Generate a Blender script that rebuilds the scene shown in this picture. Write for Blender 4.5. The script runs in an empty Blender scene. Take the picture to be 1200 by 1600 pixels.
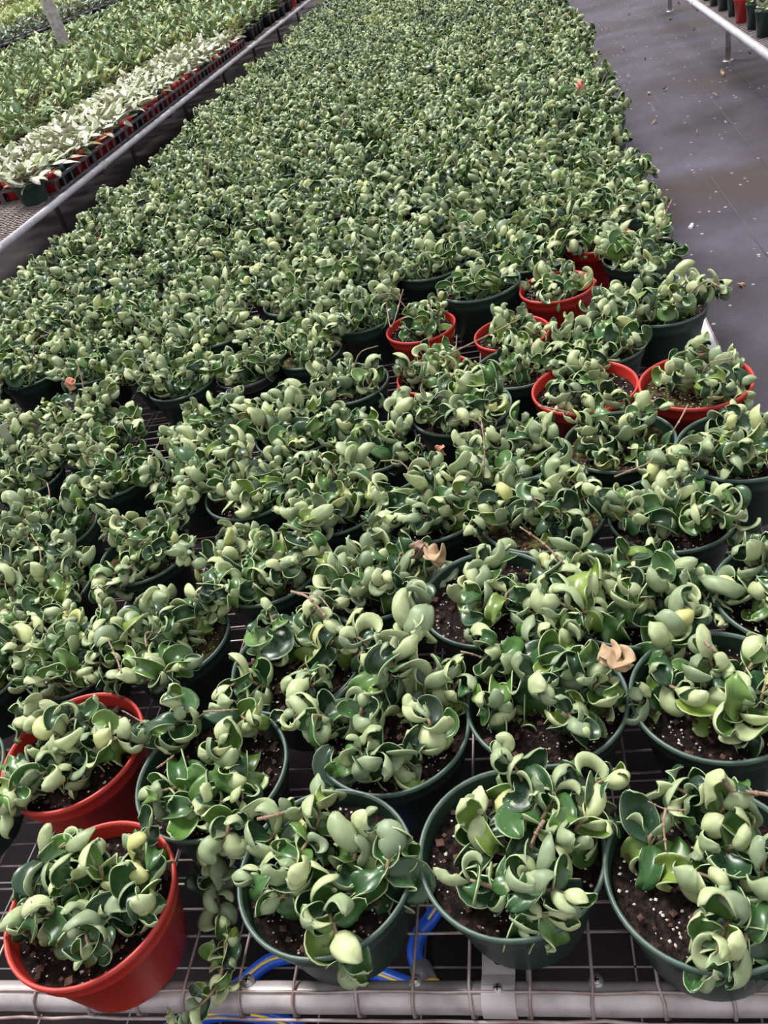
import bpy, math, random
import numpy as np
from mathutils import Matrix, Vector

sc = bpy.context.scene
C = sc.collection
PI = math.pi

# ---------------------------------------------------------------- camera
# solved from the photograph's vanishing points (frame 1200 x 1600)
_n = np.array([500., 1800.]); _v = np.array([165., -1025.])
F = math.sqrt(-(_n @ _v))
DN = np.array([_n[0], _n[1], F]); DN /= np.linalg.norm(DN)
DD = np.array([_v[0], _v[1], F]); DD /= np.linalg.norm(DD)
DE = np.cross(DN, DD)
CZ = 1.354
cam = bpy.data.cameras.new('camera')
cam.sensor_fit = 'VERTICAL'; cam.sensor_height = 36; cam.sensor_width = 27
cam.lens = F / 1600 * 36
cam.clip_start = .02; cam.clip_end = 200
co = bpy.data.objects.new('camera', cam); C.objects.link(co)
co.matrix_world = Matrix(((DE[0], -DE[1], -DE[2], 0), (DD[0], -DD[1], -DD[2], 0), (-DN[0], DN[1], DN[2], CZ), (0, 0, 0, 1)))
sc.camera = co

# ---------------------------------------------------------------- light
sc.view_settings.view_transform = 'Standard'; sc.view_settings.look = 'None'
sc.view_settings.gamma = 1; sc.view_settings.use_curve_mapping = False
sc.view_settings.exposure = 0.22
w = bpy.data.worlds.new('sky'); sc.world = w; w.use_nodes = True
nt = w.node_tree; nt.nodes.clear()
out = nt.nodes.new('ShaderNodeOutputWorld'); bg = nt.nodes.new('ShaderNodeBackground')
tc = nt.nodes.new('ShaderNodeTexCoord'); sp = nt.nodes.new('ShaderNodeSeparateXYZ'); cr = nt.nodes.new('ShaderNodeValToRGB')
nt.links.new(tc.outputs['Generated'], sp.inputs[0]); nt.links.new(sp.outputs['Z'], cr.inputs[0])
cr.color_ramp.elements[0].position = 0; cr.color_ramp.elements[0].color = (.80, .78, .80, 1)
cr.color_ramp.elements[1].position = .75; cr.color_ramp.elements[1].color = (.98, .97, 1.0, 1)
nt.links.new(cr.outputs[0], bg.inputs[0]); bg.inputs[1].default_value = .88
nt.links.new(bg.outputs[0], out.inputs[0])
sun = bpy.data.lights.new('sun', 'SUN'); sun.energy = 4.4; sun.angle = math.radians(20); sun.color = (1, .975, .93)
so = bpy.data.objects.new('sun', sun); C.objects.link(so)
so.rotation_euler = Vector((.38, -.42, -1)).to_track_quat('-Z', 'Y').to_euler()

# ---------------------------------------------------------------- helpers
def at(px, py, z):
    """photo pixel -> world point at height z"""
    r = np.array([px - 600, py - 800, F]); a = r @ DE; b = r @ DD; c = -(r @ DN)
    t = (z - CZ) / c
    return Vector((a * t, b * t, z))

def depth(p):
    return p[0] * DE[2] + p[1] * DD[2] - (p[2] - CZ) * DN[2]

def tag(o, label=None, cat=None, group=None, kind=None):
    if label: o['label'] = label
    if cat: o['category'] = cat
    if group: o['group'] = group
    if kind: o['kind'] = kind
    return o

def link(name, me, parent=None, mat=None, loc=None):
    o = bpy.data.objects.new(name, me); C.objects.link(o)
    if parent is not None: o.parent = parent
    if mat is not None: o.matrix_basis = mat
    if loc is not None: o.location = loc
    return o

def empty(name, loc, rz=0):
    o = bpy.data.objects.new(name, None); C.objects.link(o)
    o.location = loc; o.rotation_euler = (0, 0, rz); o.empty_display_size = .05
    return o

class MB:
    def __init__(s): s.V = []; s.Fc = []; s.M = []; s.T = []; s.n = 0
    def add(s, V, Fc, m=0, t=0.):
        V = np.asarray(V, float); Fc = [tuple(int(i) + s.n for i in f) for f in Fc]
        s.V.append(V); s.Fc += Fc; s.n += len(V)
        s.M += (list(m) if hasattr(m, '__len__') else [m] * len(Fc)); s.T += [t] * len(Fc)
    def mesh(s, name, mats, smooth=True):
        me = bpy.data.meshes.new(name)
        me.from_pydata(np.concatenate(s.V).tolist(), [], s.Fc)
        for m in mats: me.materials.append(m)
        me.polygons.foreach_set('material_index', np.array(s.M, np.int32))
        me.polygons.foreach_set('use_smooth', np.full(len(s.Fc), smooth))
        a = me.attributes.new('tint', 'FLOAT', 'FACE'); a.data.foreach_set('value', np.array(s.T, np.float32))
        me.update(); return me
    def box(s, c, d, m=0, rot=None):
        v = np.array([[x, y, z] for x in (-.5, .5) for y in (-.5, .5) for z in (-.5, .5)]) * np.array(d)
        if rot is not None: v = v @ np.array(rot).T
        s.add(v + np.array(c), [(0, 1, 3, 2), (4, 6, 7, 5), (0, 4, 5, 1), (2, 3, 7, 6), (0, 2, 6, 4), (1, 5, 7, 3)], m)
    def tube(s, pts, r, n=8, m=0, cap=True, t=0.):
        P = np.array([list(p) for p in pts], float); k = len(P)
        R = r if hasattr(r, '__len__') else [r] * k
        T = np.gradient(P, axis=0); T /= np.linalg.norm(T, axis=1)[:, None] + 1e-12
        a = np.array([0, 0, 1.]) if abs(T[0][2]) < .9 else np.array([1., 0, 0])
        u = np.cross(T[0], a); u /= np.linalg.norm(u)
        V = []
        for i in range(k):
            u = u - T[i] * (u @ T[i]); u /= np.linalg.norm(u); v = np.cross(T[i], u)
            for j in range(n):
                b = 2 * PI * j / n
                V.append(P[i] + R[i] * (math.cos(b) * u + math.sin(b) * v))
        Fc = [(i * n + j, i * n + (j + 1) % n, (i + 1) * n + (j + 1) % n, (i + 1) * n + j) for i in range(k - 1) for j in range(n)]
        if cap: Fc += [tuple(range(n))[::-1], tuple((k - 1) * n + j for j in range(n))]
        s.add(V, Fc, m, t)
    def lathe(s, prof, n=32, m=0, c=(0, 0, 0)):
        V = [(c[0] + r * math.cos(2 * PI * j / n), c[1] + r * math.sin(2 * PI * j / n), c[2] + z) for r, z in prof for j in range(n)]
        k = len(prof)
        Fc = [(i * n + j, i * n + (j + 1) % n, (i + 1) * n + (j + 1) % n, (i + 1) * n + j) for i in range(k - 1) for j in range(n)]
        s.add(V, Fc, m)

def smooth_path(pts, n):
    P = [Vector(p) for p in pts]
    if len(P) == 2: return [P[0].lerp(P[1], i / (n - 1)) for i in range(n)]
    P = [P[0] * 2 - P[1]] + P + [P[-1] * 2 - P[-2]]
    o = []
    for i in range(n):
        s = i / (n - 1) * (len(P) - 3); k = min(int(s), len(P) - 4); t = s - k
        a, b, c, d = P[k:k + 4]
        o.append(.5 * ((2 * b) + (c - a) * t + (2 * a - 5 * b + 4 * c - d) * t * t + (3 * b - a - 3 * c + d) * t ** 3))
    return o

# ---------------------------------------------------------------- materials
def newmat(name):
    m = bpy.data.materials.new(name); m.use_nodes = True
    return m, m.node_tree, m.node_tree.nodes['Principled BSDF']

def noise_mat(name, cols, scale=8, rough=.5, spec=.5, metal=0., bump=0., bscale=40, detail=4, pos=None, coord='Object', sheen=0.):
    m, t, b = newmat(name)
    tc = t.nodes.new('ShaderNodeTexCoord'); n = t.nodes.new('ShaderNodeTexNoise'); r = t.nodes.new('ShaderNodeValToRGB')
    n.inputs['Scale'].default_value = scale; n.inputs['Detail'].default_value = detail
    t.links.new(tc.outputs[coord], n.inputs['Vector']); t.links.new(n.outputs['Fac'], r.inputs[0]); t.links.new(r.outputs[0], b.inputs['Base Color'])
    el = r.color_ramp.elements
    while len(el) < len(cols): el.new(.5)
    for i, c in enumerate(cols):
        el[i].position = pos[i] if pos else .3 + .4 * i / max(1, len(cols) - 1); el[i].color = (*c, 1)
    b.inputs['Roughness'].default_value = rough; b.inputs['Metallic'].default_value = metal
    b.inputs['Specular IOR Level'].default_value = spec
    if bump:
        n2 = t.nodes.new('ShaderNodeTexNoise'); n2.inputs['Scale'].default_value = bscale; n2.inputs['Detail'].default_value = 3
        t.links.new(tc.outputs[coord], n2.inputs['Vector'])
        bp = t.nodes.new('ShaderNodeBump'); bp.inputs['Strength'].default_value = bump; bp.inputs['Distance'].default_value = .005
        t.links.new(n2.outputs['Fac'], bp.inputs['Height']); t.links.new(bp.outputs[0], b.inputs['Normal'])
    return m

def leaf_mat(name, cols, pos, rough, spec, spot=None, trans=0.):
    """colour picked per leaf from tint attribute + object random"""
    m, t, b = newmat(name); N = t.nodes.new; L = t.links.new
    at_ = N('ShaderNodeAttribute'); at_.attribute_name = 'tint'
    oi = N('ShaderNodeObjectInfo')
    ad = N('ShaderNodeMath'); ad.operation = 'ADD'; fr = N('ShaderNodeMath'); fr.operation = 'FRACT'
    L(at_.outputs['Fac'], ad.inputs[0]); L(oi.outputs['Random'], ad.inputs[1]); L(ad.outputs[0], fr.inputs[0])
    r = N('ShaderNodeValToRGB'); el = r.color_ramp.elements
    while len(el) < len(cols): el.new(.5)
    for i, c in enumerate(cols): el[i].position = pos[i]; el[i].color = (*c, 1)
    L(fr.outputs[0], r.inputs[0])
    tc = N('ShaderNodeTexCoord'); n = N('ShaderNodeTexNoise'); n.inputs['Scale'].default_value = 55; n.inputs['Detail'].default_value = 3
    L(tc.outputs['Object'], n.inputs['Vector'])
    mr = N('ShaderNodeMapRange'); mr.inputs[1].default_value = .3; mr.inputs[2].default_value = .7; mr.inputs[3].default_value = .78; mr.inputs[4].default_value = 1.2
    L(n.outputs['Fac'], mr.inputs[0])
    mx = N('ShaderNodeVectorMath'); mx.operation = 'SCALE'; L(r.outputs[0], mx.inputs[0]); L(mr.outputs[0], mx.inputs['Scale'])
    col = mx.outputs[0]
    if spot:
        n3 = N('ShaderNodeTexNoise'); n3.inputs['Scale'].default_value = 420; n3.inputs['Detail'].default_value = 1
        L(tc.outputs['Object'], n3.inputs['Vector'])
        m3 = N('ShaderNodeMapRange'); m3.inputs[1].default_value = .70; m3.inputs[2].default_value = .76; L(n3.outputs['Fac'], m3.inputs[0])
        mc = N('ShaderNodeMix'); mc.data_type = 'RGBA'; mc.inputs['B'].default_value = (*spot, 1)
        L(m3.outputs[0], mc.inputs['Factor']); L(col, mc.inputs['A']); col = mc.outputs['Result']
    L(col, b.inputs['Base Color'])
    b.inputs['Roughness'].default_value = rough; b.inputs['Specular IOR Level'].default_value = spec
    bp = N('ShaderNodeBump'); bp.inputs['Strength'].default_value = .25; bp.inputs['Distance'].default_value = .002
    L(n.outputs['Fac'], bp.inputs['Height']); L(bp.outputs[0], b.inputs['Normal'])
    if trans:
        tr = N('ShaderNodeBsdfTranslucent'); ms = N('ShaderNodeMixShader'); ms.inputs[0].default_value = trans
        L(col, tr.inputs[0]); L(b.outputs[0], ms.inputs[1]); L(tr.outputs[0], ms.inputs[2])
        L(ms.outputs[0], t.nodes['Material Output'].inputs[0])
    return m

M = {}
M['leaf_top'] = leaf_mat('glossy dark leaf face', [(.014, .040, .020), (.024, .072, .024), (.046, .125, .026), (.095, .19, .036), (.19, .27, .05)],
                         [0, .35, .65, .88, .985], .33, .55, spot=(.16, .22, .12))
M['leaf_back'] = leaf_mat('pale matt leaf back', [(.185, .245, .145), (.275, .345, .185), (.38, .44, .23), (.47, .53, .28), (.48, .48, .18)],
                          [0, .35, .65, .95, 1.0], .46, .4)
M['leaf_edge'] = leaf_mat('pale leaf margin', [(.33, .42, .22), (.45, .53, .30)], [0, 1], .4, .5)
M['stem'] = noise_mat('brown vine stem', [(.20, .13, .075), (.34, .24, .15)], 60, .7, .3)
M['dry_stem'] = noise_mat('pinkish dry stem', [(.20, .12, .085), (.36, .26, .19)], 60, .65, .3)
M['dry_leaf'] = noise_mat('dried tan leaf', [(.30, .19, .11), (.52, .38, .24)], 40, .7, .3)
M['pot_green'] = noise_mat('dark green plastic', [(.016, .042, .030), (.024, .056, .040)], 14, .42, .5, bump=.05, bscale=200)
M['pot_red'] = noise_mat('red plastic', [(.50, .028, .020), (.60, .042, .028)], 10, .40, .5, bump=.05, bscale=200)
M['lip_green'] = noise_mat('green lip with painted highlight', [(.045, .085, .065), (.10, .15, .12)], 30, .4, .5)  # edge highlight of the rim, painted as a paler green
M['lip_red'] = noise_mat('greyer red lip', [(.46, .035, .028), (.55, .06, .045)], 30, .4, .5)  # lip slightly greyer than the red body
M['pot_dark'] = noise_mat('black plastic', [(.012, .013, .018), (.022, .022, .028)], 12, .4, .5)
M['pot_grey'] = noise_mat('grey lilac plastic', [(.075, .07, .085), (.13, .12, .145)], 12, .45, .5)
M['soil'] = noise_mat('dark potting soil', [(.004, .0025, .0025), (.015, .008, .007), (.055, .030, .024)], 130, .9, .2, bump=1., bscale=260, pos=[.3, .52, .75])
M['moss'] = noise_mat('mossy potting soil', [(.012, .008, .006), (.05, .032, .015), (.10, .12, .02)], 90, .95, .2, bump=1., bscale=260, pos=[.3, .5, .7])
M['perlite'] = noise_mat('white perlite', [(.48, .44, .38), (.72, .69, .64)], 200, .8, .3)
M['bark'] = noise_mat('bark chips', [(.035, .016, .012), (.12, .06, .045)], 150, .85, .3)
M['galv'] = noise_mat('galvanised steel', [(.30, .26, .26), (.46, .41, .42), (.55, .50, .50)], 22, .42, .5, metal=.35, bump=.12, bscale=90)
M['wire'] = noise_mat('weathered wire', [(.26, .17, .15), (.48, .42, .41)], 35, .5, .5, metal=.4)
M['zinc2'] = noise_mat('dull zinc plate', [(.40, .36, .37), (.56, .51, .52)], 15, .5, .4, metal=.1)
M['zinc'] = noise_mat('zinc screw', [(.35, .33, .32), (.5, .48, .47)], 80, .35, .5, metal=.7)
M['rail'] = noise_mat('pale painted rail', [(.50, .49, .55), (.68, .67, .74)], 14, .4, .5, metal=.1)
M['darksteel'] = noise_mat('dull grey steel', [(.07, .065, .07), (.13, .12, .13)], 12, .55, .4, metal=.3)
M['hose'] = noise_mat('blue hose', [(.008, .06, .42), (.015, .09, .55)], 10, .3, .5)
M['yellow'] = noise_mat('yellow stripe', [(.65, .45, .05), (.75, .55, .08)], 10, .4, .5)
M['cavity'] = noise_mat('black hole', [(.005, .005, .005), (.01, .01, .01)], 10, .9, .1)
M['white'] = noise_mat('white plastic tag', [(.62, .62, .62), (.75, .75, .74)], 10, .5, .4)
M['terracotta'] = noise_mat('salmon debris', [(.50, .20, .14), (.6, .3, .22)], 30, .8, .2)

def floor_mat():
    m, t, b = newmat('woven ground cover'); N = t.nodes.new; L = t.links.new
    tc = N('ShaderNodeTexCoord')
    n = N('ShaderNodeTexNoise'); n.inputs['Scale'].default_value = 1.3; n.inputs['Detail'].default_value = 7; n.inputs['Roughness'].default_value = .6
    L(tc.outputs['Object'], n.inputs['Vector'])
    r = N('ShaderNodeValToRGB'); L(n.outputs['Fac'], r.inputs[0])
    el = r.color_ramp.elements; el.new(.5)
    for i, (p, c) in enumerate([(.32, (.026, .018, .024)), (.47, (.055, .044, .064)), (.66, (.094, .080, .116))]): el[i].position = p; el[i].color = (*c, 1)
    # muddy stains
    n4 = N('ShaderNodeTexNoise'); n4.inputs['Scale'].default_value = 1.1; n4.inputs['Detail'].default_value = 5
    mp = N('ShaderNodeMapping'); mp.inputs['Location'].default_value = (3.3, 1.2, 0); L(tc.outputs['Object'], mp.inputs[0]); L(mp.outputs[0], n4.inputs['Vector'])
    m4 = N('ShaderNodeMapRange'); m4.inputs[1].default_value = .5; m4.inputs[2].default_value = .62; L(n4.outputs['Fac'], m4.inputs[0])
    mc = N('ShaderNodeMix'); mc.data_type = 'RGBA'; mc.inputs['B'].default_value = (.048, .033, .032, 1); L(m4.outputs[0], mc.inputs['Factor']); L(r.outputs[0], mc.inputs['A'])
    # specks
    v = N('ShaderNodeTexVoronoi'); v.inputs['Scale'].default_value = 28; L(tc.outputs['Object'], v.inputs['Vector'])
    m5 = N('ShaderNodeMapRange'); m5.inputs[1].default_value = .22; m5.inputs[2].default_value = .12; L(v.outputs['Distance'], m5.inputs[0])
    cc = N('ShaderNodeSeparateColor'); L(v.outputs['Color'], cc.inputs[0])
    m6 = N('ShaderNodeMath'); m6.operation = 'GREATER_THAN'; m6.inputs[1].default_value = .84; L(cc.outputs[0], m6.inputs[0])
    m7 = N('ShaderNodeMath'); m7.operation = 'MULTIPLY'; L(m5.outputs[0], m7.inputs[0]); L(m6.outputs[0], m7.inputs[1])
    mc2 = N('ShaderNodeMix'); mc2.data_type = 'RGBA'; mc2.inputs['B'].default_value = (.42, .40, .40, 1); L(m7.outputs[0], mc2.inputs['Factor']); L(mc.outputs['Result'], mc2.inputs['A'])
    L(mc2.outputs['Result'], b.inputs['Base Color'])
    b.inputs['Roughness'].default_value = .6; b.inputs['Specular IOR Level'].default_value = .3
    wv = N('ShaderNodeTexWave'); wv.inputs['Scale'].default_value = 55; wv.inputs['Distortion'].default_value = .5; L(tc.outputs['Object'], wv.inputs['Vector'])
    ad = N('ShaderNodeMath'); ad.inputs[1].default_value = 4; ad.operation = 'MULTIPLY_ADD'; L(n.outputs['Fac'], ad.inputs[0]); L(wv.outputs['Fac'], ad.inputs[2])
    bp = N('ShaderNodeBump'); bp.inputs['Strength'].default_value = .35; bp.inputs['Distance'].default_value = .01; L(ad.outputs[0], bp.inputs['Height']); L(bp.outputs[0], b.inputs['Normal'])
    return m
M['floor'] = floor_mat()

# ---------------------------------------------------------------- dimensions
POT_H = .124; RZ = .51; BZ = RZ - POT_H            # bench surface
R0 = .100                                          # pot rim radius
SOIL = POT_H - .022
BX0, BX1 = -1.82, .372                             # main bench sides
BY0, BY1 = .432, 11.6

# ---------------------------------------------------------------- floor
g = MB()
g.box((-18, 30, -.03), (90, 90, .06))
fl = link('floor', g.mesh('floor', [M['floor']], False)); tag(fl, kind='structure')
g = MB(); g.box(((-8.3 + .33) / 2, 13, .003), (8.63, 32, .005))  # dark left-aisle floor; its tone also paints in shade under the benches
M['aisle_shade_cloth'] = noise_mat('dark aisle cloth with bench shade', [(.012, .008, .010), (.030, .021, .023), (.054, .038, .037)], 2.2, .8, .2, bump=.4, bscale=120)
o = link('floor_cloth', g.mesh('floor_cloth', [M['aisle_shade_cloth']], False)); tag(o, kind='structure')
g = MB(); g.box(((-2.05 + .36) / 2, 6, .007), (2.41, 12.5, .004))  # thin sheet coloured near black to carry the shade under the main bench
M['under_shade'] = noise_mat('painted under-bench shade', [(.003, .002, .003), (.010, .007, .009), (.022, .016, .018)], 3.2, .85, .12, bump=.3, bscale=120)
o = link('floor_mat', g.mesh('floor_mat', [M['under_shade']], False)); tag(o, kind='structure')
g = MB()
for q_ in range(15): g.box((-.3 + .16 * (q_ - 10), 1.5, .0095), (.003, 3.4, .002))
for q_ in range(22): g.box((-.84, .3 + .16 * q_, .0095), (2.4, .003, .002))
link('grid_seam', g.mesh('grid_seam', [M['darksteel']], False), o)
# seams of the ground cover on the right aisle, thin raised threads (parts of the floor)
for (a, b_) in (((1110, 275), (1200, 402)), ((962, 55), (1048, 190)), ((1108, 70), (1200, 160)), ((1010, 30), (1200, 262))):
    s = MB(); s.tube([at(*a, .001), at(*b_, .001)], .0012, 5)
    o = link('seam_thread', s.mesh('seam', [M['pot_grey']]), fl)

# ---------------------------------------------------------------- bench builder
def wire_panel(x0, x1, y0, y1, z, dx, dy, r, phase=0.):
    s = MB()
    nx = int((x1 - x0) / dx); ny = int((y1 - y0) / dy)
    for i in range(nx + 1):
        x = x0 + phase + i * dx
        if x > x1: break
        s.tube([(x, y0, z), (x, y1, z)], r, 5, cap=False)
    for j in range(ny + 1):
        y = y0 + j * dy
        s.tube([(x0, y, z - 2 * r), (x1, y, z - 2 * r)], r, 5, cap=False)
    return s

PZ = BZ - .022; PY = at(600, 1559, PZ).y; PR = .017
bench = empty('metal_bench', (0, PY, 0)); tag(bench, 'long wire-topped metal bench under the massed curly-leaved plants, in the foreground', 'bench')
bench_off = Vector((0, -PY, 0))
def bpart(name, mb, mat, parent=None, smooth=True, kind=None):
    o = link(name, mb.mesh(name, mat, smooth), parent or bench)
    if parent is None: o.location = bench_off
    if kind: o['kind'] = kind
    return o
# front pipe with dents (square-shouldered tube)
s = MB(); rr = random.Random(5)
n = 40; s.tube([(BX0 - .0 + (BX1 - BX0) * i / n, PY + rr.uniform(-.0006, .0006), PZ + rr.uniform(-.0006, .0006)) for i in range(n + 1)], PR, 20)
bpart('front_pipe', s, [M['galv']])
s = MB(); s.tube([(BX0, BY1, PZ), (BX1, BY1, PZ)], PR, 12); bpart('rear_pipe', s, [M['galv']])
# side rails: flat painted angle strips
for x in (BX0 + .012, BX1 - .012):
    s = MB(); s.box((x, (PY + BY1) / 2, BZ - .006), (.024, BY1 - PY - .04, .006)); s.box((x + (.011 if x > 0 else -.011), (PY + BY1) / 2, BZ - .021), (.003, BY1 - PY - .04, .036))
    bpart('side_rail', s, [M['rail']], smooth=False)
for y in np.arange(PY + .9, BY1, 1.6):
    s = MB(); s.tube([(BX0 + .03, y, BZ - .04), (BX1 - .03, y, BZ - .04)], .014, 10); bpart('crossbar', s, [M['darksteel']])
    for x in (BX0 + .35, BX1 - .35):
        s = MB(); s.tube([(x, y, .0), (x, y, BZ - .05)], .02, 12); s.lathe([(.0, .004), (.035, .004), (.035, 0)], 12, 0, (x, y, 0)); bpart('leg', s, [M['darksteel']])
# wire top: longitudinal wires fold over the front pipe
dxw = at(827, 1500, BZ).x - at(733, 1500, BZ).x; xw0 = at(733, 1500, BZ).x
dyw = (at(850, 1407, BZ).y - at(850, 1501, BZ).y) / 2; yw0 = at(850, 1501, BZ).y
s = MB(); WR = .0019
i0 = int((BX0 - xw0) / dxw) + 1; i1 = int((BX1 - xw0) / dxw)
for i in range(i0, i1 + 1):
    x = xw0 + i * dxw + rr.uniform(-.004, .004)
    dx2 = rr.uniform(-.004, .004)
    s.tube([(x, BY1, BZ - .002), (x, PY + .06, BZ - .002), (x, PY + .005, BZ - .001), (x + dx2, PY - .012, BZ - .006), (x + dx2, PY - PR - .003, PZ), (x + dx2 * 2, PY - .013, PZ - .016), (x + dx2 * 2, PY + .004, PZ - PR - .003), (x + dx2 * 2, PY + .012, PZ - PR - .001)], WR, 6)
y = yw0 - dyw
while y < BY1:
    z = BZ - .0055
    if abs(y - PY) > .03:
        s.tube([(BX0 + .02, y, z), (BX1 - .004, y, z)], WR, 5)
    y += dyw
s.tube([(BX0 + (BX1 - BX0) * i / 50, PY - .002 + rr.uniform(-.0015, .0015), PZ + PR + .0018) for i in range(51)], WR, 6)
s.tube([(BX0 + (BX1 - BX0) * i / 50, PY - PR - .004 + rr.uniform(-.002, .002), PZ - .008 + rr.uniform(-.0015, .0015)) for i in range(51)], WR * 1.15, 6)
bpart('wire_mesh', s, [M['wire']], kind='stuff')
# screws with washers on the pipe
for px, py in ((387, 1531), (647, 1541), (933, 1551)):
    p = at(px, py, PZ + PR); s = MB()
    s.lathe([(0, .0052), (.0035, .005), (.005, .0035), (.0056, .0018), (.0078, .0016), (.0080, 0), (.008, -.004)], 20, 0, (p.x, PY + .011, PZ + PR - .002))
    s.box((p.x, PY + .011, PZ + PR + .0035), (.0065, .0013, .0006), 1); s.box((p.x, PY + .011, PZ + PR + .0035), (.0013, .0065, .0006), 1)
    bpart('screw', s, [M['zinc'], M['cavity']])
# perforated bracket saddle over the pipe
p = at(777, 1555, BZ); bxx = p.x
s = MB(); prof = [(PY + .075, BZ - .012), (PY + .02, BZ - .012)] + [(PY + (PR + .0015) * math.cos(a), PZ + (PR + .0015) * math.sin(a)) for a in np.linspace(PI * .42, PI * 1.15, 30)]
hw = .0185
for (a, b_) in zip(prof[:-1], prof[1:]):
    d = Vector((0, b_[0] - a[0], b_[1] - a[1])); nn = Vector((0, -d.z, d.y)).normalized() * .0012
    V = [(bxx + sx * hw, q[0] + sg * nn.y, q[1] + sg * nn.z) for q in (a, b_) for sx in (-1, 1) for sg in (-1, 1)]
    s.add(V, [(0, 1, 3, 2), (4, 6, 7, 5), (0, 4, 5, 1), (2, 3, 7, 6), (0, 2, 6, 4), (1, 5, 7, 3)])
br = bpart('bracket', s, [M['zinc2']], smooth=False)
for yy, zz, a in ((PY + .036, BZ - .0105, 0), (PY - PR * .82, PZ + PR * .55, .95)):
    s = MB(); s.lathe([(0, .0006), (.0055, .0006), (.0055, -.001)], 16); rot = Matrix.Rotation(a, 4, 'X')
    o = link('bolt_hole', s.mesh('hole', [M['cavity']]), br, Matrix.Translation((bxx, yy, zz)) @ rot)
s = MB(); s.lathe([(0, .004), (.004, .0035), (.006, 0)], 16); s.box((0, 0, .0035), (.007, .0014, .001), 1); s.box((0, 0, .0035), (.0014, .007, .001), 1)
link('bolt_head', s.mesh('bolt', [M['zinc'], M['cavity']]), br, Matrix.Translation((bxx, PY + .002, PZ + PR + .0015)))

# ---------------------------------------------------------------- hoses below the bench
def hose(pts, label, conn=None):
    P = smooth_path([at(*p) for p in pts], 40)
    P = [Vector((q.x, q.y, max(q.z, .0125))) for q in P]
    base = P[0].copy(); base.z = 0
    root = empty('garden_hose', base); tag(root, label, 'hose')
    s = MB(); s.tube([q - base for q in P], .0125, 14); link('hose_tube', s.mesh('hose', [M['hose']]), root)
    s = MB(); q2 = [q - base + Vector((0, -.0045, .0108)) for q in P]; s.tube(q2, .0022, 6); link('hose_stripe', s.mesh('stripe', [M['yellow']]), root)
    if conn:
        a = P[-1] - base; d = (P[-1] - P[-3]).normalized(); s = MB(); s.tube([a - d * .01, a + d * .03], .017, 16); s.tube([a + d * .03, a + d * .04], .0195, 16, 1); s.tube([a + d * .04, a + d * .06], .014, 12)
        link('hose_connector', s.mesh('conn', [M['pot_grey'], M['yellow']]), root)
hose([(330, 1575, .0), (378, 1545, .0), (425, 1508, .0), (470, 1490, .02), (540, 1505, .01), (640, 1545, .0), (700, 1570, 0)], 'blue garden hose with yellow stripe on the floor, crossing behind the second pot from left')
hose([(690, 1420, .0), (658, 1455, .02), (648, 1490, .04), (660, 1520, .05)], 'blue hose end with grey connector on the floor, between the two middle front pots', conn=True)
hose([(250, 1625, 0), (300, 1600, 0), (360, 1588, 0), (430, 1597, 0), (500, 1630, 0)], 'blue hose loop with yellow stripe lowest in front of the pipe, at the bottom edge')

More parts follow.
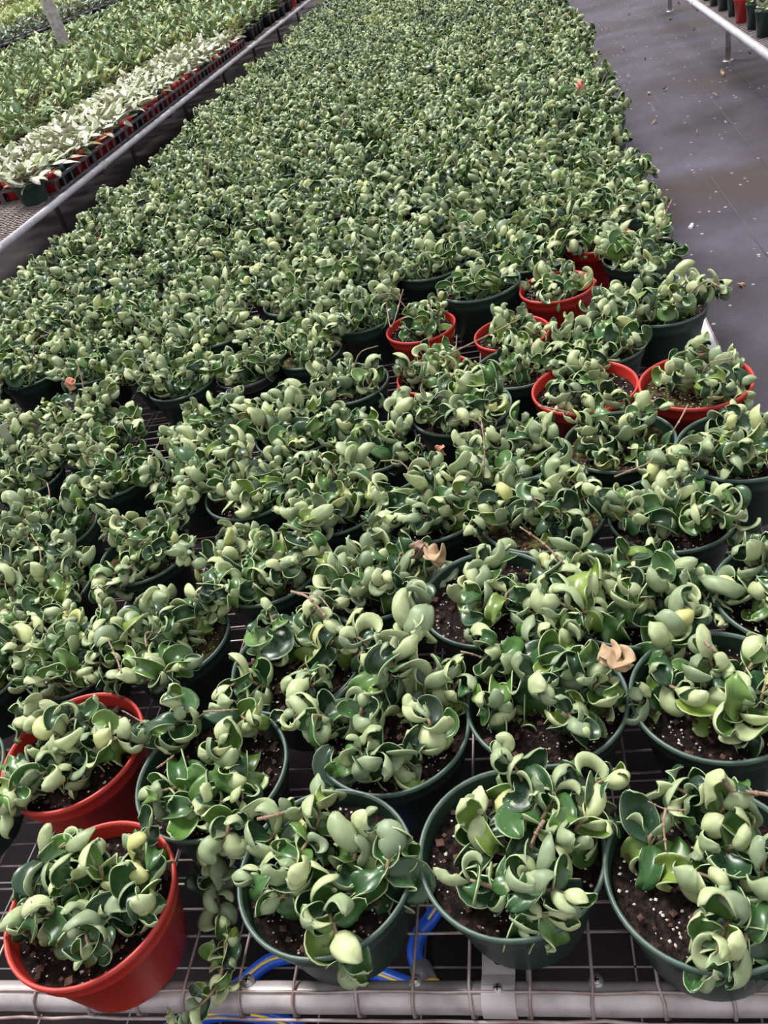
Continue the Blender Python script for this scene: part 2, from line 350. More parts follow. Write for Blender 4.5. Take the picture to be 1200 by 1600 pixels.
# ---------------------------------------------------------------- leaves
def leaf_surface(rng, kind, nu, nv, L=.056, W=.0185):
    L = L * rng.uniform(.85, 1.15); W = W * rng.uniform(.85, 1.12) * {'recurve': .78, 'wave': .8, 'cup': .9}.get(kind, 1)
    th = .0013
    if kind == 'kidney': fold = rng.uniform(1.1, 1.9); A = rng.uniform(1.3, 3.3); B = rng.uniform(-1.8, 1.8); wav = .003
    elif kind == 'ribbon': fold = rng.uniform(1.15, 1.7); A = -rng.uniform(1.8, 3.6); B = rng.uniform(-1.8, 1.8); wav = .0045
    elif kind == 'esse': fold = rng.uniform(1.0, 1.6); A = rng.uniform(.8, 2.2) * rng.choice([-1, 1]); B = rng.choice([-1, 1]) * rng.uniform(4, 6.5); wav = .003
    elif kind == 'cup': fold = rng.uniform(.7, 1.1); A = rng.uniform(.9, 2.2); B = rng.uniform(-.8, .8); wav = .003
    elif kind == 'recurve': fold = -rng.uniform(.35, .7); A = -rng.uniform(1.2, 2.2); B = rng.uniform(-.8, .8); wav = .002
    elif kind == 'wave': fold = rng.uniform(.3, .7); A = rng.uniform(-2.6, -1.2); B = rng.uniform(-1.8, 1.8); wav = .006
    else: fold = rng.uniform(.15, .3); A = rng.uniform(-.9, .3); B = rng.uniform(-.3, .3); wav = .001
    tw = rng.uniform(-.9, .9); ph = rng.uniform(0, 6.28); fr = rng.uniform(6, 11)
    us = np.linspace(0, 1, nu)
    X = np.array([1., 0, 0]); Y = np.array([0, 1., 0]); Z = np.array([0, 0, 1.]); P = np.zeros(3)
    c0 = .35
    G = np.zeros((nu, nv, 3)); ds = L / (nu - 1)
    def rot(v, k, a): return v * math.cos(a) + np.cross(k, v) * math.sin(a) + k * (k @ v) * (1 - math.cos(a))
    for i, u in enumerate(us):
        if i:
            a = A / (nu - 1) * (.5 + 1.0 * u) ; b = B / (nu - 1) * (math.cos(PI * 1.6 * u) if kind == 'esse' else 1); c = tw / (nu - 1)
            Y = rot(Y, X, a); Z = rot(Z, X, a); Y = rot(Y, Z, b); X = rot(X, Z, b); X = rot(X, Y, c); Z = rot(Z, Y, c)
            P = P + Y * ds
        wdt = W * (math.sin(PI * min(1, (u * .93 + .035)) ** .85)) ** .7 * (1.0 if u < .97 else .75)
        if u < .12: wdt *= .35 + .65 * u / .12
        fo = fold * (.55 + .45 * math.sin(PI * u))
        r_ = wdt / fo if abs(fo) > 1e-3 else 1e3
        for j, t in enumerate(np.linspace(-1, 1, nv)):
            x = r_ * math.sin(fo * t); z = r_ * (1 - math.cos(fo * t))
            z += wav * math.sin(fr * u + ph + (1.5 if t > 0 else 0)) * t * t
            z -= .0012 * math.exp(-(t / .18) ** 2) * (1 if fold > 0 else -1)
            G[i, j] = P + X * x + Z * z
    du = np.gradient(G, axis=0); dv = np.gradient(G, axis=1); Nn = np.cross(dv, du); Nn /= np.linalg.norm(Nn, axis=2)[..., None] + 1e-12
    tt = np.linspace(-1, 1, nv)[None, :, None]; uu = us[:, None, None]
    tk = th * (1 - .55 * tt ** 4) * (1 - .5 * uu ** 6)
    T = G + Nn * tk; Bm = G - Nn * tk
    V = np.concatenate([T.reshape(-1, 3), Bm.reshape(-1, 3)]); n = nu * nv
    Fc = []; Mi = []
    for i in range(nu - 1):
        for j in range(nv - 1):
            a = i * nv + j
            Fc.append((a, a + 1, a + nv + 1, a + nv)); Mi.append(0)
            Fc.append((n + a, n + a + nv, n + a + nv + 1, n + a + 1)); Mi.append(1)
    ring = [j for j in range(nv)] + [i * nv + nv - 1 for i in range(1, nu)] + [(nu - 1) * nv + j for j in range(nv - 2, -1, -1)] + [i * nv for i in range(nu - 2, 0, -1)]
    for a, b_ in zip(ring, ring[1:] + ring[:1]):
        Fc.append((a, n + a, n + b_, b_)); Mi.append(2)
    return V, Fc, Mi

KINDS = ['kidney'] * 8 + ['ribbon'] * 6 + ['esse'] * 7 + ['cup'] * 2 + ['recurve'] * 1 + ['wave'] * 3
rngL = random.Random(11)
seeds = [(rngL.random(), KINDS[k % len(KINDS)]) for k in range(54)]
LEAF_HI, LEAF_LO, LEAF_MESH = [], [], []
LM = [M['leaf_top'], M['leaf_back'], M['leaf_edge']]
for k, (sd, kind) in enumerate(seeds):
    hi = leaf_surface(random.Random(sd), kind, 15, 9); lo = leaf_surface(random.Random(sd), kind, 6, 5)
    LEAF_LO.append((np.asarray(lo[0]), np.array(lo[1]), lo[2]))
    mb = MB(); mb.add(hi[0], hi[1], hi[2], 0.); LEAF_MESH.append(mb.mesh('leaf', LM))

def rope_leaves(path, rng, size=1., spacing=.0125):
    """list of (leaf variant, matrix) for pairs of leaves packed along a vine"""
    L = sum((b - a).length for a, b in zip(path[:-1], path[1:]))
    n = max(3, int(L / spacing)); res = []
    P = [Vector(p) for p in path]; cum = [0]
    for a, b in zip(P[:-1], P[1:]): cum.append(cum[-1] + (b - a).length)
    ang = rng.uniform(0, 6.28); k = 0
    for i in range(n + 1):
        s = L * i / n
        while k < len(P) - 2 and cum[k + 1] < s: k += 1
        p = P[k].lerp(P[k + 1], min(1, (s - cum[k]) / max(1e-6, cum[k + 1] - cum[k])))
        T = (P[k + 1] - P[k]).normalized()
        ang += PI / 2 + rng.uniform(-.5, .5)
        u = T.orthogonal().normalized(); u.rotate(Matrix.Rotation(ang, 3, T))
        tip = i / n
        for sgn in (1, -1):
            d = (u * sgn)
            fw = rng.uniform(-.2, .5) + (.9 * max(0, tip - .7) / .3)
            Y = (d + T * fw + Vector((rng.uniform(-.25, .25), rng.uniform(-.25, .25), rng.uniform(-.15, .3)))).normalized()
            Zv = (T + Vector((rng.uniform(-.4, .4), rng.uniform(-.4, .4), rng.uniform(-.2, .4)))); Zv = (Zv - Y * Zv.dot(Y)).normalized()
            X = Y.cross(Zv)
            sc_ = size * rng.uniform(.7, 1.12) * (1 - .35 * max(0, tip - .6) / .4)
            m = Matrix(((X.x * sc_, Y.x * sc_, Zv.x * sc_, p.x), (X.y * sc_, Y.y * sc_, Zv.y * sc_, p.y), (X.z * sc_, Y.z * sc_, Zv.z * sc_, p.z), (0, 0, 0, 1)))
            res.append((rng.randrange(len(seeds)), m))
    return res

def generic_paths(rng, nv=None, spread=1., hs=1.):
    nv = nv or rng.choice([5, 6, 6, 7]); out_ = []; a0 = rng.uniform(0, 6.28)
    for i in range(nv):
        a = a0 + i * 2 * PI / nv + rng.uniform(-.35, .35)
        r1 = rng.uniform(.01, .045); r2 = rng.uniform(.045, .085) * spread; h = rng.uniform(.03, .085) * hs
        z3 = h + rng.uniform(-.035, .02); r3 = r2 + rng.uniform(.0, .03); a3 = a + rng.uniform(-.5, .5)
        if i == 0: r1 = .005; r2 = .012; r3 = .02; h = .06 * hs; z3 = .085 * hs
        pts = [(r1 * math.cos(a), r1 * math.sin(a), SOIL - .005), ((r1 * .4 + r2 * .6) * math.cos(a), (r1 * .4 + r2 * .6) * math.sin(a), SOIL + h * .7),
               (r2 * math.cos(a), r2 * math.sin(a), SOIL + h), (r3 * math.cos(a3), r3 * math.sin(a3), SOIL + z3)]
        out_.append(smooth_path(pts, 14))
    return out_

# ---------------------------------------------------------------- pots and soil
def pot_prof(r, h, rb):
    return [(0, .003), (rb - .012, .003), (rb - .010, 0), (rb - .002, 0), (rb, .003), (rb + (r - rb) * .74, h * .77), (r - .0035, h * .78), (r - .0028, h * .80), (r - .0012, h - .010), (r + .0012, h - .0085), (r + .0018, h - .005), (r + .0014, h - .001),
            (r, h), (r - .002, h - .0004), (r - .0035, h - .004), (r - .006, h * .78), (rb + (r - rb) * .6 - .003, h * .6)]
POTM = {}
for key, mt in (('green', 'pot_green'), ('red', 'pot_red'), ('black', 'pot_dark')):
    s = MB(); pp_ = pot_prof(R0, POT_H, .073); s.lathe(pp_[:11], 56, 0); s.lathe(pp_[10:15], 56, 1); s.lathe(pp_[14:], 56, 0); POTM[key] = s.mesh('pot_' + key, [M[mt], M['lip_' + key] if key != 'black' else M[mt]])
    if key == 'black':
        POTM[key] = None
        s = MB(); s.lathe(pot_prof(R0, POT_H, .073)[:9], 56, 0); s.lathe(pot_prof(R0, POT_H, .073)[8:], 56, 1); POTM[key] = s.mesh('pot_black', [M['pot_dark'], M['pot_grey']])
SOILM = []; PERL = []
for k in range(5):
    r_ = random.Random(k + 70); s = MB(); V = [(0, 0, SOIL)]; Fc = []; nr = 14; na = 44; rs = R0 - .0072
    for i in range(1, nr + 1):
        for j in range(na):
            a = 2 * PI * j / na; q = rs * i / nr
            V.append((q * math.cos(a), q * math.sin(a), SOIL + (r_.uniform(-.0028, .003) if i < nr else 0) + .004 * math.sin(q * 60 + k) * (i < nr)))
    Fc += [(0, 1 + j, 1 + (j + 1) % na) for j in range(na)]
    for i in range(nr - 1):
        for j in range(na): Fc.append((1 + i * na + j, 1 + (i + 1) * na + j, 1 + (i + 1) * na + (j + 1) % na, 1 + i * na + (j + 1) % na))
    s.add(V, Fc); SOILM.append(s.mesh('soil', [M['moss'] if k in (3,) else M['soil']], False))
    s = MB()
    for q in range(210):
        a = r_.uniform(0, 6.28); d = rs * .95 * math.sqrt(r_.random()); bark = q % 3 == 2
        sz = r_.uniform(.0009, .0022) if not bark else r_.uniform(.002, .0065)
        c_ = np.array([d * math.cos(a), d * math.sin(a), SOIL + .003 + sz * .3])
        v = np.array([(1, 0, 0), (-1, 0, 0), (0, 1, 0), (0, -1, 0), (0, 0, 1), (0, 0, -1)]) * sz * np.array([r_.uniform(.7, 1.3), r_.uniform(.6, 1.2), r_.uniform(.5, 1.) if not bark else .35])
        ca, sa = math.cos(a * 7), math.sin(a * 7); v = v @ np.array([[ca, sa, 0], [-sa, ca, 0], [0, 0, 1]])
        s.add(v + c_, [(0, 2, 4), (2, 1, 4), (1, 3, 4), (3, 0, 4), (2, 0, 5), (1, 2, 5), (3, 1, 5), (0, 3, 5)], 1 if bark else 0)
    PERL.append(s.mesh('perlite', [M['perlite'], M['bark']], False))

def foliage_mesh(paths_list, rng, size=1.15, spacing=.0125, mats=LM):
    mb = MB()
    for path in paths_list:
        for k, m in rope_leaves(path, rng, size, spacing):
            V, Fc, Mi = LEAF_LO[k]; A = np.array(m)
            mb.add(V @ A[:3, :3].T + A[:3, 3], Fc.tolist(), Mi, rng.random())
    return mb.mesh('foliage', mats)

# ---------------------------------------------------------------- layout of the main bench
# (px, py of rim centre, colour, scale)
MAN = [
 (144, 1409, 'red', 1, 'A'), (510, 1362, 'green', 1, 'B'), (807, 1336, 'green', 1, 'C'), (1104, 1372, 'green', 1, 'D'),
 (105, 1178, 'red', 1, 'E'), (325, 1215, 'green', 1, 'F'), (622, 1143, 'green', 1, 'G'), (866, 1098, 'green', 1, 'H'), (1090, 1074, 'green', 1, 'I'),
 (-45, 1215, 'green', 1, ''), (465, 1035, 'green', .97, 'K'), (790, 925, 'green', 1, 'L'), (1010, 920, 'green', 1, 'M'), (1222, 925, 'green', 1, 'N'),
 (418, 888, 'green', .93, ''), (585, 915, 'green', .93, ''), (100, 1035, 'green', .80, ''), (270, 1000, 'green', .9, ''),
 (-25, 1050, 'green', .85, ''), (75, 920, 'green', .8, ''), (225, 865, 'green', .85, ''),
 (893, 803, 'green', 1, ''), (1075, 790, 'green', .95, ''), (700, 775, 'green', .92, ''),
 (790, 668, 'green', 1, ''), (645, 690, 'green', .9, ''), (925, 702, 'green', .95, 'low'), (1090, 702, 'green', .95, 'low'),
 (915, 605, 'red', 1, ''), (1077, 602, 'red', 1, ''), (690, 585, 'red', .85, ''), (770, 590, 'green', .9, 'low'),
 (657, 510, 'red', .85, ''), (870, 447, 'red', .9, ''), (800, 520, 'red', .85, ''), (935, 372, 'red', .9, ''),
 (485, 458, 'green', 1, ''), (318, 445, 'green', .85, ''), (658, 412, 'green', 1, ''), (570, 425, 'green', 1, ''), (750, 442, 'green', 1.05, 'low'),
 (1010, 395, 'green', .95, ''), (370, 583, 'black', .78, ''), (435, 543, 'black', .6, ''), (1225, 712, 'green', 1, 'low'),
 (545, 600, 'green', .9, 'low'), (470, 555, 'green', .8, 'low'), (985, 178, 'green', .9, ''), (955, 155, 'green', .9, ''), (1040, 480, 'green', .95, ''),
 (300, 735, 'green', .9, ''), (150, 575, 'green', .85, ''), (45, 745, 'green', .8, ''), (150, 700, 'green', .8, ''),
 (694, 113, 'red', 1, ''), (545, 780, 'green', .9, ''), (310, 590, 'green', .85, ''),
]
pots = []
for px, py, c, sc_, key in MAN:
    z_ = BZ + POT_H * sc_; qx, qy = px, py
    for it in range(3):      # the rim circle's outline, not its centre, is centred on the pixel
        p = at(qx, qy, z_); U = []
        for a in np.linspace(0, 2 * PI, 24):
            w_ = np.array([p.x + R0 * sc_ * math.cos(a), p.y + R0 * sc_ * math.sin(a), -(z_ - CZ)]); c3 = w_[0] * DE + w_[1] * DD + w_[2] * DN
            U.append((600 + F * c3[0] / c3[2], 800 + F * c3[1] / c3[2]))
        U = np.array(U); m_ = (U.max(0) + U.min(0)) / 2; qx += px - m_[0]; qy += py - m_[1]
    p = at(qx, qy, z_)
    pots.append([p.x, p.y, sc_, c, key, .04 if len(key) == 1 or c == 'red' else .4])
for p in pots: p[0] = min(BX1 - .085, max(BX0 + .06, p[0]))
rng = random.Random(42)
# greedy packing sweeping away from the camera
def vis(x, y, z, m=60):
    q = np.array([x, y, z - CZ]); cx = q[0] * DE[0] + q[1] * DD[0] - q[2] * DN[0]; cy = q[0] * DE[1] + q[1] * DD[1] - q[2] * DN[1]; cz = q[0] * DE[2] + q[1] * DD[2] - q[2] * DN[2]
    if cz < .1: return False
    u = 600 + F * cx / cz; v = 800 + F * cy / cz
    return -m < u < 1200 + m and -m < v < 1600 + m
arr = [(p[0], p[1], p[2] * R0) for p in pots]
y = .50
while y < BY1 - .12:
    for xi in rng.sample(range(34), 34):
        x = BX0 + .10 + (BX1 - .095 - BX0 - .10) * xi / 33
        sc_ = rng.choice([1, 1, .95, .9]) if x > -.7 or y > 2.2 else rng.choice([.95, .88, .82])
        r = sc_ * R0
        ok = all((x - a) ** 2 + (y - b_) ** 2 > (r + c_ - .006 + .012 * (y < 2)) ** 2 for a, b_, c_ in arr[-260:] + arr[:60])
        if ok:
            if vis(x, y, BZ + .15, 110):
                pots.append([x, y, sc_, 'red' if rng.random() < .02 and y > 2.5 else 'green', '', 1.])
            arr.append((x, y, r))
    y += .012
for it in range(40):
    for i in range(len(pots)):
        a = pots[i]
        for j in range(i + 1, len(pots)):
            b_ = pots[j]; dx = b_[0] - a[0]
            if abs(dx) > .21: continue
            dy = b_[1] - a[1]
            if abs(dy) > .21: continue
            need = ((a[2] + b_[2]) * R0 + .0035) * (.975 if a[5] < .1 and b_[5] < .1 else 1); d = math.hypot(dx, dy) + 1e-9
            if d < need:
                k = (need - d) / d; wa = a[5] / (a[5] + b_[5])
                a[0] -= dx * k * wa; a[1] -= dy * k * wa; b_[0] += dx * k * (1 - wa); b_[1] += dy * k * (1 - wa)
    for a in pots:
        a[0] = min(BX1 - (.12 if 1.75 < a[1] < 3.4 else .085), max(BX0 + .06, a[0]))
pots.sort(key=lambda p: depth((p[0], p[1], BZ + .1)))

# vines traced for the nearest plants: (px, py, height above soil)
V_ = {
 'A': [[(80, 1400, 0), (72, 1360, .045), (95, 1325, .055), (120, 1322, .05)], [(90, 1425, 0), (55, 1400, .045), (28, 1430, .04)], [(110, 1445, 0), (85, 1425, .045), (55, 1445, .045)],
       [(150, 1430, 0), (135, 1455, .04), (142, 1490, .035)], [(170, 1400, 0), (160, 1370, .045), (150, 1345, .055)], [(200, 1420, 0), (212, 1400, .045), (222, 1425, .05)], [(205, 1380, 0), (222, 1345, .05), (225, 1305, .055)], [(120, 1390, 0), (110, 1380, .05), (105, 1370, .055)]],
 'B': [[(440, 1400, 0), (425, 1375, .045), (398, 1372, .05)], [(480, 1380, 0), (465, 1345, .05), (480, 1315, .06)], [(470, 1320, 0), (495, 1290, .05), (500, 1250, .055)], [(560, 1370, 0), (555, 1335, .045), (568, 1295, .055)],
       [(600, 1380, 0), (605, 1355, .045), (612, 1310, .05)], [(505, 1400, 0), (515, 1425, .035), (528, 1465, .03), (545, 1505, .0)], [(430, 1340, 0), (425, 1305, .045), (440, 1285, .05)], [(450, 1370, 0), (445, 1395, .04), (430, 1410, .03)]],
 'C': [[(775, 1330, 0), (755, 1295, .04), (748, 1262, .045)], [(800, 1260, 0), (815, 1220, .055), (790, 1180, .075)], [(830, 1310, 0), (850, 1275, .05), (868, 1235, .06)], [(880, 1330, 0), (900, 1295, .045), (925, 1265, .045)],
       [(900, 1270, 0), (925, 1230, .05), (955, 1215, .045)], [(800, 1400, 0), (765, 1385, .035), (735, 1375, .035)], [(820, 1400, 0), (850, 1390, .05), (880, 1395, .055)], [(825, 1415, 0), (845, 1430, .035), (870, 1425, .03)], [(850, 1380, 0), (820, 1370, .05), (840, 1360, .06)]],
 'D': [[(1085, 1290, 0), (1085, 1250, .045), (1060, 1232, .055)], [(1100, 1310, 0), (1125, 1270, .05), (1160, 1235, .07)], [(1075, 1360, 0), (1085, 1362, .035), (1108, 1370, .04)], [(1120, 1350, 0), (1140, 1325, .04), (1165, 1330, .045)],
       [(1160, 1440, 0), (1140, 1440, .045), (1125, 1475, .045), (1110, 1515, .02)], [(1165, 1445, 0), (1165, 1460, .04), (1160, 1500, .025)], [(1025, 1340, 0), (1015, 1310, .03), (1030, 1295, .03)], [(1180, 1390, 0), (1190, 1365, .045), (1195, 1340, .055)]],
 'E': [[(120, 1170, 0), (100, 1155, .045), (60, 1130, .045), (38, 1115, .045)], [(140, 1175, 0), (165, 1160, .045), (195, 1150, .045), (222, 1140, .05)], [(100, 1195, 0), (75, 1205, .045), (40, 1215, .045)], [(45, 1215, 0), (22, 1235, .05), (12, 1265, .04)],
       [(125, 1170, 0), (110, 1195, .03), (115, 1220, .025)], [(120, 1150, 0), (105, 1130, .055), (130, 1118, .06)]],
 'F': [[(295, 1235, 0), (270, 1232, .045), (242, 1240, .045)], [(315, 1250, 0), (300, 1262, .04), (322, 1245, .045)], [(340, 1200, 0), (350, 1178, .045), (345, 1162, .055)], [(375, 1215, 0), (375, 1222, .035), (380, 1250, .035)],
       [(265, 1160, 0), (280, 1120, .065), (275, 1095, .085)], [(360, 1160, 0), (370, 1120, .04), (392, 1130, .045)],
       [(360, 1265, 0), (358, 1285, .04), (352, 1310, .03), (338, 1330, -.02), (335, 1375, -.06), (345, 1430, -.085), (352, 1490, -.085), (335, 1545, -.07), (300, 1580, -.075), (268, 1600, -.1)]],
 'G': [[(575, 1150, 0), (565, 1115, .05), (568, 1090, .065)], [(555, 1190, 0), (570, 1190, .045), (562, 1172, .055)], [(650, 1160, 0), (672, 1135, .05), (660, 1112, .06)], [(660, 1110, 0), (668, 1065, .05), (690, 1042, .055)],
       [(690, 1100, 0), (708, 1078, .04), (715, 1060, .045)], [(600, 1190, 0), (630, 1192, .02), (640, 1180, .02)], [(600, 1090, 0), (620, 1030, .07), (645, 975, .095), (640, 935, .1)], [(540, 1130, .0), (500, 1118, .045), (450, 1118, .04)], [(600, 1080, 0), (575, 1010, .07), (535, 985, .085)]],
 'H': [[(800, 1120, 0), (775, 1100, .04), (760, 1100, .045)], [(840, 1090, 0), (838, 1055, .055), (850, 1080, .06)], [(880, 1070, 0), (888, 1025, .065), (905, 1050, .065)], [(900, 1120, 0), (888, 1115, .045), (902, 1132, .045)],
       [(925, 1090, 0), (930, 1072, .045), (948, 1062, .045)], [(800, 1050, 0), (775, 1015, .05), (745, 1002, .055)], [(850, 1030, 0), (870, 1000, .05), (890, 990, .05)]],
 'I': [[(1060, 1070, 0), (1048, 1072, .045), (1072, 1082, .045)], [(1045, 1030, 0), (1040, 1002, .04), (1060, 972, .055), (1088, 952, .055)], [(1090, 1060, 0), (1112, 1042, .055), (1100, 1020, .065)], [(1115, 1120, 0), (1130, 1095, .04), (1150, 1112, .045), (1155, 1150, .015)],
       [(1150, 1070, 0), (1170, 1045, .045), (1190, 1015, .05)], [(1015, 1090, 0), (1003, 1085, .025), (1000, 1100, .02)], [(1190, 1120, 0), (1190, 1090, .05), (1200, 1060, .055)]],
 'K': [[(420, 1020, 0), (430, 990, .045), (420, 955, .065)], [(465, 1000, 0), (485, 965, .055), (498, 935, .055)], [(495, 1030, 0), (518, 1005, .045), (540, 985, .055)], [(420, 1080, 0), (385, 1062, .035), (360, 1072, .035)], [(455, 1080, 0), (485, 1072, .04), (500, 1060, .04)]],
 'L': [[(760, 965, 0), (742, 935, .04), (742, 905, .045)], [(800, 965, 0), (790, 935, .045), (802, 912, .045)], [(830, 980, 0), (830, 955, .035), (842, 985, .025)], [(850, 930, 0), (860, 905, .04), (850, 880, .04)], [(765, 910, 0), (762, 875, .05), (790, 862, .05)]],
}
LAB = {
 'A': 'red pot of curly leaves at the front left corner, standing on the galvanised pipe',
 'B': 'front green pot beside the red corner pot, one cluster hanging over its rim',
 'C': 'front green pot with a big pale leaf rosette over bare soil, above the perforated bracket',
 'D': 'front green pot at the right corner, wide patch of bare soil with pink dead stems',
 'E': 'red pot directly behind the front left red pot, its curly vines leaning left',
 'F': 'green pot whose long leafy vine trails down over the bench pipe',
 'G': 'green pot with one round pale leaf and tall crinkled rosettes, second row centre left',
 'H': 'green pot with near black soil beside the dried tan leaf, second row',
 'I': 'green pot in second row at the right edge, fullest of that row',
 'K': 'green pot with pink dead flower stem leaning over it, third row left of centre',
 'L': 'green pot with dark round leaves and reddish soil, third row centre',
 'M': 'green pot with pale twisted clusters behind the second-row right-hand pot',
 'N': 'green pot cut by the right photo edge, third row, exposed grey inner wall',
}
GCAT = 'potted plants'
def stem_mesh(path, rng):
    s = MB(); n = len(path); s.tube(path, [.0028 - .0012 * i / n for i in range(n)], 7); return s.mesh('vine', [M['stem']])

N_LEAFY = 92; N_SINGLE = 300
FOL = []
for k in range(10):
    r_ = random.Random(900 + k); FOL.append(foliage_mesh(generic_paths(r_, rng.choice([7, 8]), 1.35), r_, 1.05, .0125))
def perspective_word(x):
    t = (x - BX0) / (BX1 - BX0)
    return t
# names of neighbours: rows counted from the front by distance
rows = {}
for i, p in enumerate(pots): rows.setdefault(int((p[1] - .40) / .185), []).append(i)
ORD = ['first', 'second', 'third', 'fourth', 'fifth', 'sixth', 'seventh', 'eighth', 'ninth', 'tenth', 'eleventh', 'twelfth', 'thirteenth', 'fourteenth', 'fifteenth', 'sixteenth', 'seventeenth', 'eighteenth', 'nineteenth', 'twentieth']
rowpos = {}
for r_, ids in rows.items():
    ids.sort(key=lambda i: pots[i][0])
    for q, i in enumerate(ids): rowpos[i] = (r_, q, len(ids))
plants = {}
leaf_total = 0
far = MB(); far_pot = MB()
for i, (x, y, sc_, colr, key, _w) in enumerate(pots):
    if i >= N_SINGLE: break
    rg = random.Random(1000 + i)
    root = empty('potted_hoya', (x, y, BZ), 0)
    r_, q, nn = rowpos[i]
    if key in LAB: lab = LAB[key]; grp = 'curly-leaved plants in the front rows'
    elif r_ < 18:
        side = '%s from right edge' % ORD[nn - 1 - q] if q > nn / 2 else '%s from left edge' % ORD[q]
        cw = {'green': 'green', 'red': 'red', 'black': 'grey-rimmed black'}[colr]
        lab = '%s pot of curly leaves, %s, %s row from the pipe' % (cw, side, ORD[min(19, r_)]); grp = 'curly-leaved plants massed on the middle of the bench'
    else:
        if colr == 'red': lab = 'red pot of curly leaves half buried in the far mass of plants'
        elif x > BX1 - .25: lab = 'green pot of curly leaves along the far right rim of the bench, by the aisle'
        elif x < BX0 + .3: lab = 'green pot of curly leaves along the far left rim of the bench'
        else: lab = 'curly-leaved plant in the dense far mass, its green pot hidden'
        grp = lab + 's'
    tag(root, lab, 'potted plant', grp)
    o = link('pot', POTM[colr], root); o.scale = (sc_,) * 3
    v = i % 5 if len(key) != 1 else 0
    if x < -.45 and y < 2.2 and key != 'E' and i % 2 and len(key) != 1: v = 3
    o = link('soil', SOILM[v], root); o.scale = (sc_,) * 3; o.rotation_euler.z = rg.uniform(0, 6)
    if i < N_LEAFY:
        o = link('perlite', PERL[v], root); o.scale = (sc_,) * 3; o['kind'] = 'stuff'; o.rotation_euler.z = rg.uniform(0, 6)
        base = Vector((x, y, BZ))
        if key in V_:
            paths = []
            for ch in V_[key]:
                paths.append([q_ - base for q_ in smooth_path([at(a, b_, BZ + SOIL + h) for a, b_, h in ch], 10 + 4 * len(ch))])
        else: paths = [[q_ * sc_ if False else Vector((q_.x * sc_, q_.y * sc_, q_.z - SOIL + SOIL * sc_)) for q_ in pth] for pth in (generic_paths(rg, 6, .95, .8) if y < .8 else generic_paths(rg, 6, 1.0, .65) if key == 'low' or colr == 'red' else generic_paths(rg, 8, 1.22, .9) if x > -.42 and y < 1.7 else generic_paths(rg, 9, 1.5, .85))]
        for pth in paths:
            vine = link('vine', stem_mesh(pth, rg), root)
            big = 1.08 if i < 14 else 1.0
            sp_ = .0108 if len(pth) < 40 else .013
            if len(pth) >= 40: big = .8
            for k, m in rope_leaves(pth, rg, big * (.92 if sc_ < .9 else 1), sp_):
                link('leaf', LEAF_MESH[k], vine, m); leaf_total += 1
    else:
        o = link('foliage', FOL[rg.randrange(len(FOL))], root); o['kind'] = 'stuff'
        o.rotation_euler.z = rg.uniform(0, 6.28); o.scale = (sc_ * 1.05, sc_ * 1.05, sc_)
    if rg.random() < .33 and key in ('', 'low'):
        a = rg.uniform(0, 6.28); r1 = .05; h = rg.uniform(.05, .1)
        pp = smooth_path([(r1 * math.cos(a) * .3, r1 * math.sin(a) * .3, SOIL + .03), (r1 * math.cos(a), r1 * math.sin(a), SOIL + h), (r1 * 1.8 * math.cos(a + .2), r1 * 1.8 * math.sin(a + .2), SOIL + h + rg.uniform(0, .03))], 8)
        s = MB(); s.tube(pp, [.0016] * 4 + [.0012] * 4, 5); link('bare_stem', s.mesh('bare_stem', [M['dry_stem']]), root)
    plants[key if key in LAB else i] = root
print('POTS', len(pots), 'LEAVES', leaf_total)

# the rest beyond the 300 nearest: one joined mass
if len(pots) > N_SINGLE:
    rg = random.Random(7); base = MB()
    srcs = []
    for k in range(4):
        m_ = FOL[k]; V = np.zeros(len(m_.vertices) * 3); m_.vertices.foreach_get('co', V); V = V.reshape(-1, 3)
        Fc = [tuple(p.vertices) for p in m_.polygons]; Mi = [p.material_index for p in m_.polygons]
        srcs.append((V, Fc, Mi))
    s = MB(); fo = MB()
    for (x, y, sc_, colr, key, _w) in pots[N_SINGLE:]:
        pr = [(r * sc_, z) for r, z in pot_prof(R0, POT_H, .073)[3:14]]
        s.lathe(pr, 20, 1 if colr == 'red' else 0, (x, y, BZ))
        s.lathe([(.0, SOIL), (R0 * sc_ * .95, SOIL)], 20, 2, (x, y, BZ))
        V, Fc, Mi = srcs[rg.randrange(4)]; a = rg.uniform(0, 6.28); ca, sa = math.cos(a), math.sin(a)
        fo.add((V @ np.array([[ca, sa, 0], [-sa, ca, 0], [0, 0, 1]])) * sc_ + np.array([x, y, BZ]), Fc, Mi, rg.random())
    root = empty('potted_hoya_mass', (-.6, pots[N_SINGLE][1], BZ)); off = -Vector(root.location)
    o = link('pots', s.mesh('far_pots', [M['pot_green'], M['pot_red'], M['soil']]), root); o.location = off; o['kind'] = 'stuff'
    o = link('foliage', fo.mesh('far_foliage', LM), root); o.location = off; o['kind'] = 'stuff'
    tag(root, 'farthest curly-leaved plants merging at the far end of the bench', 'potted plants', kind='stuff')

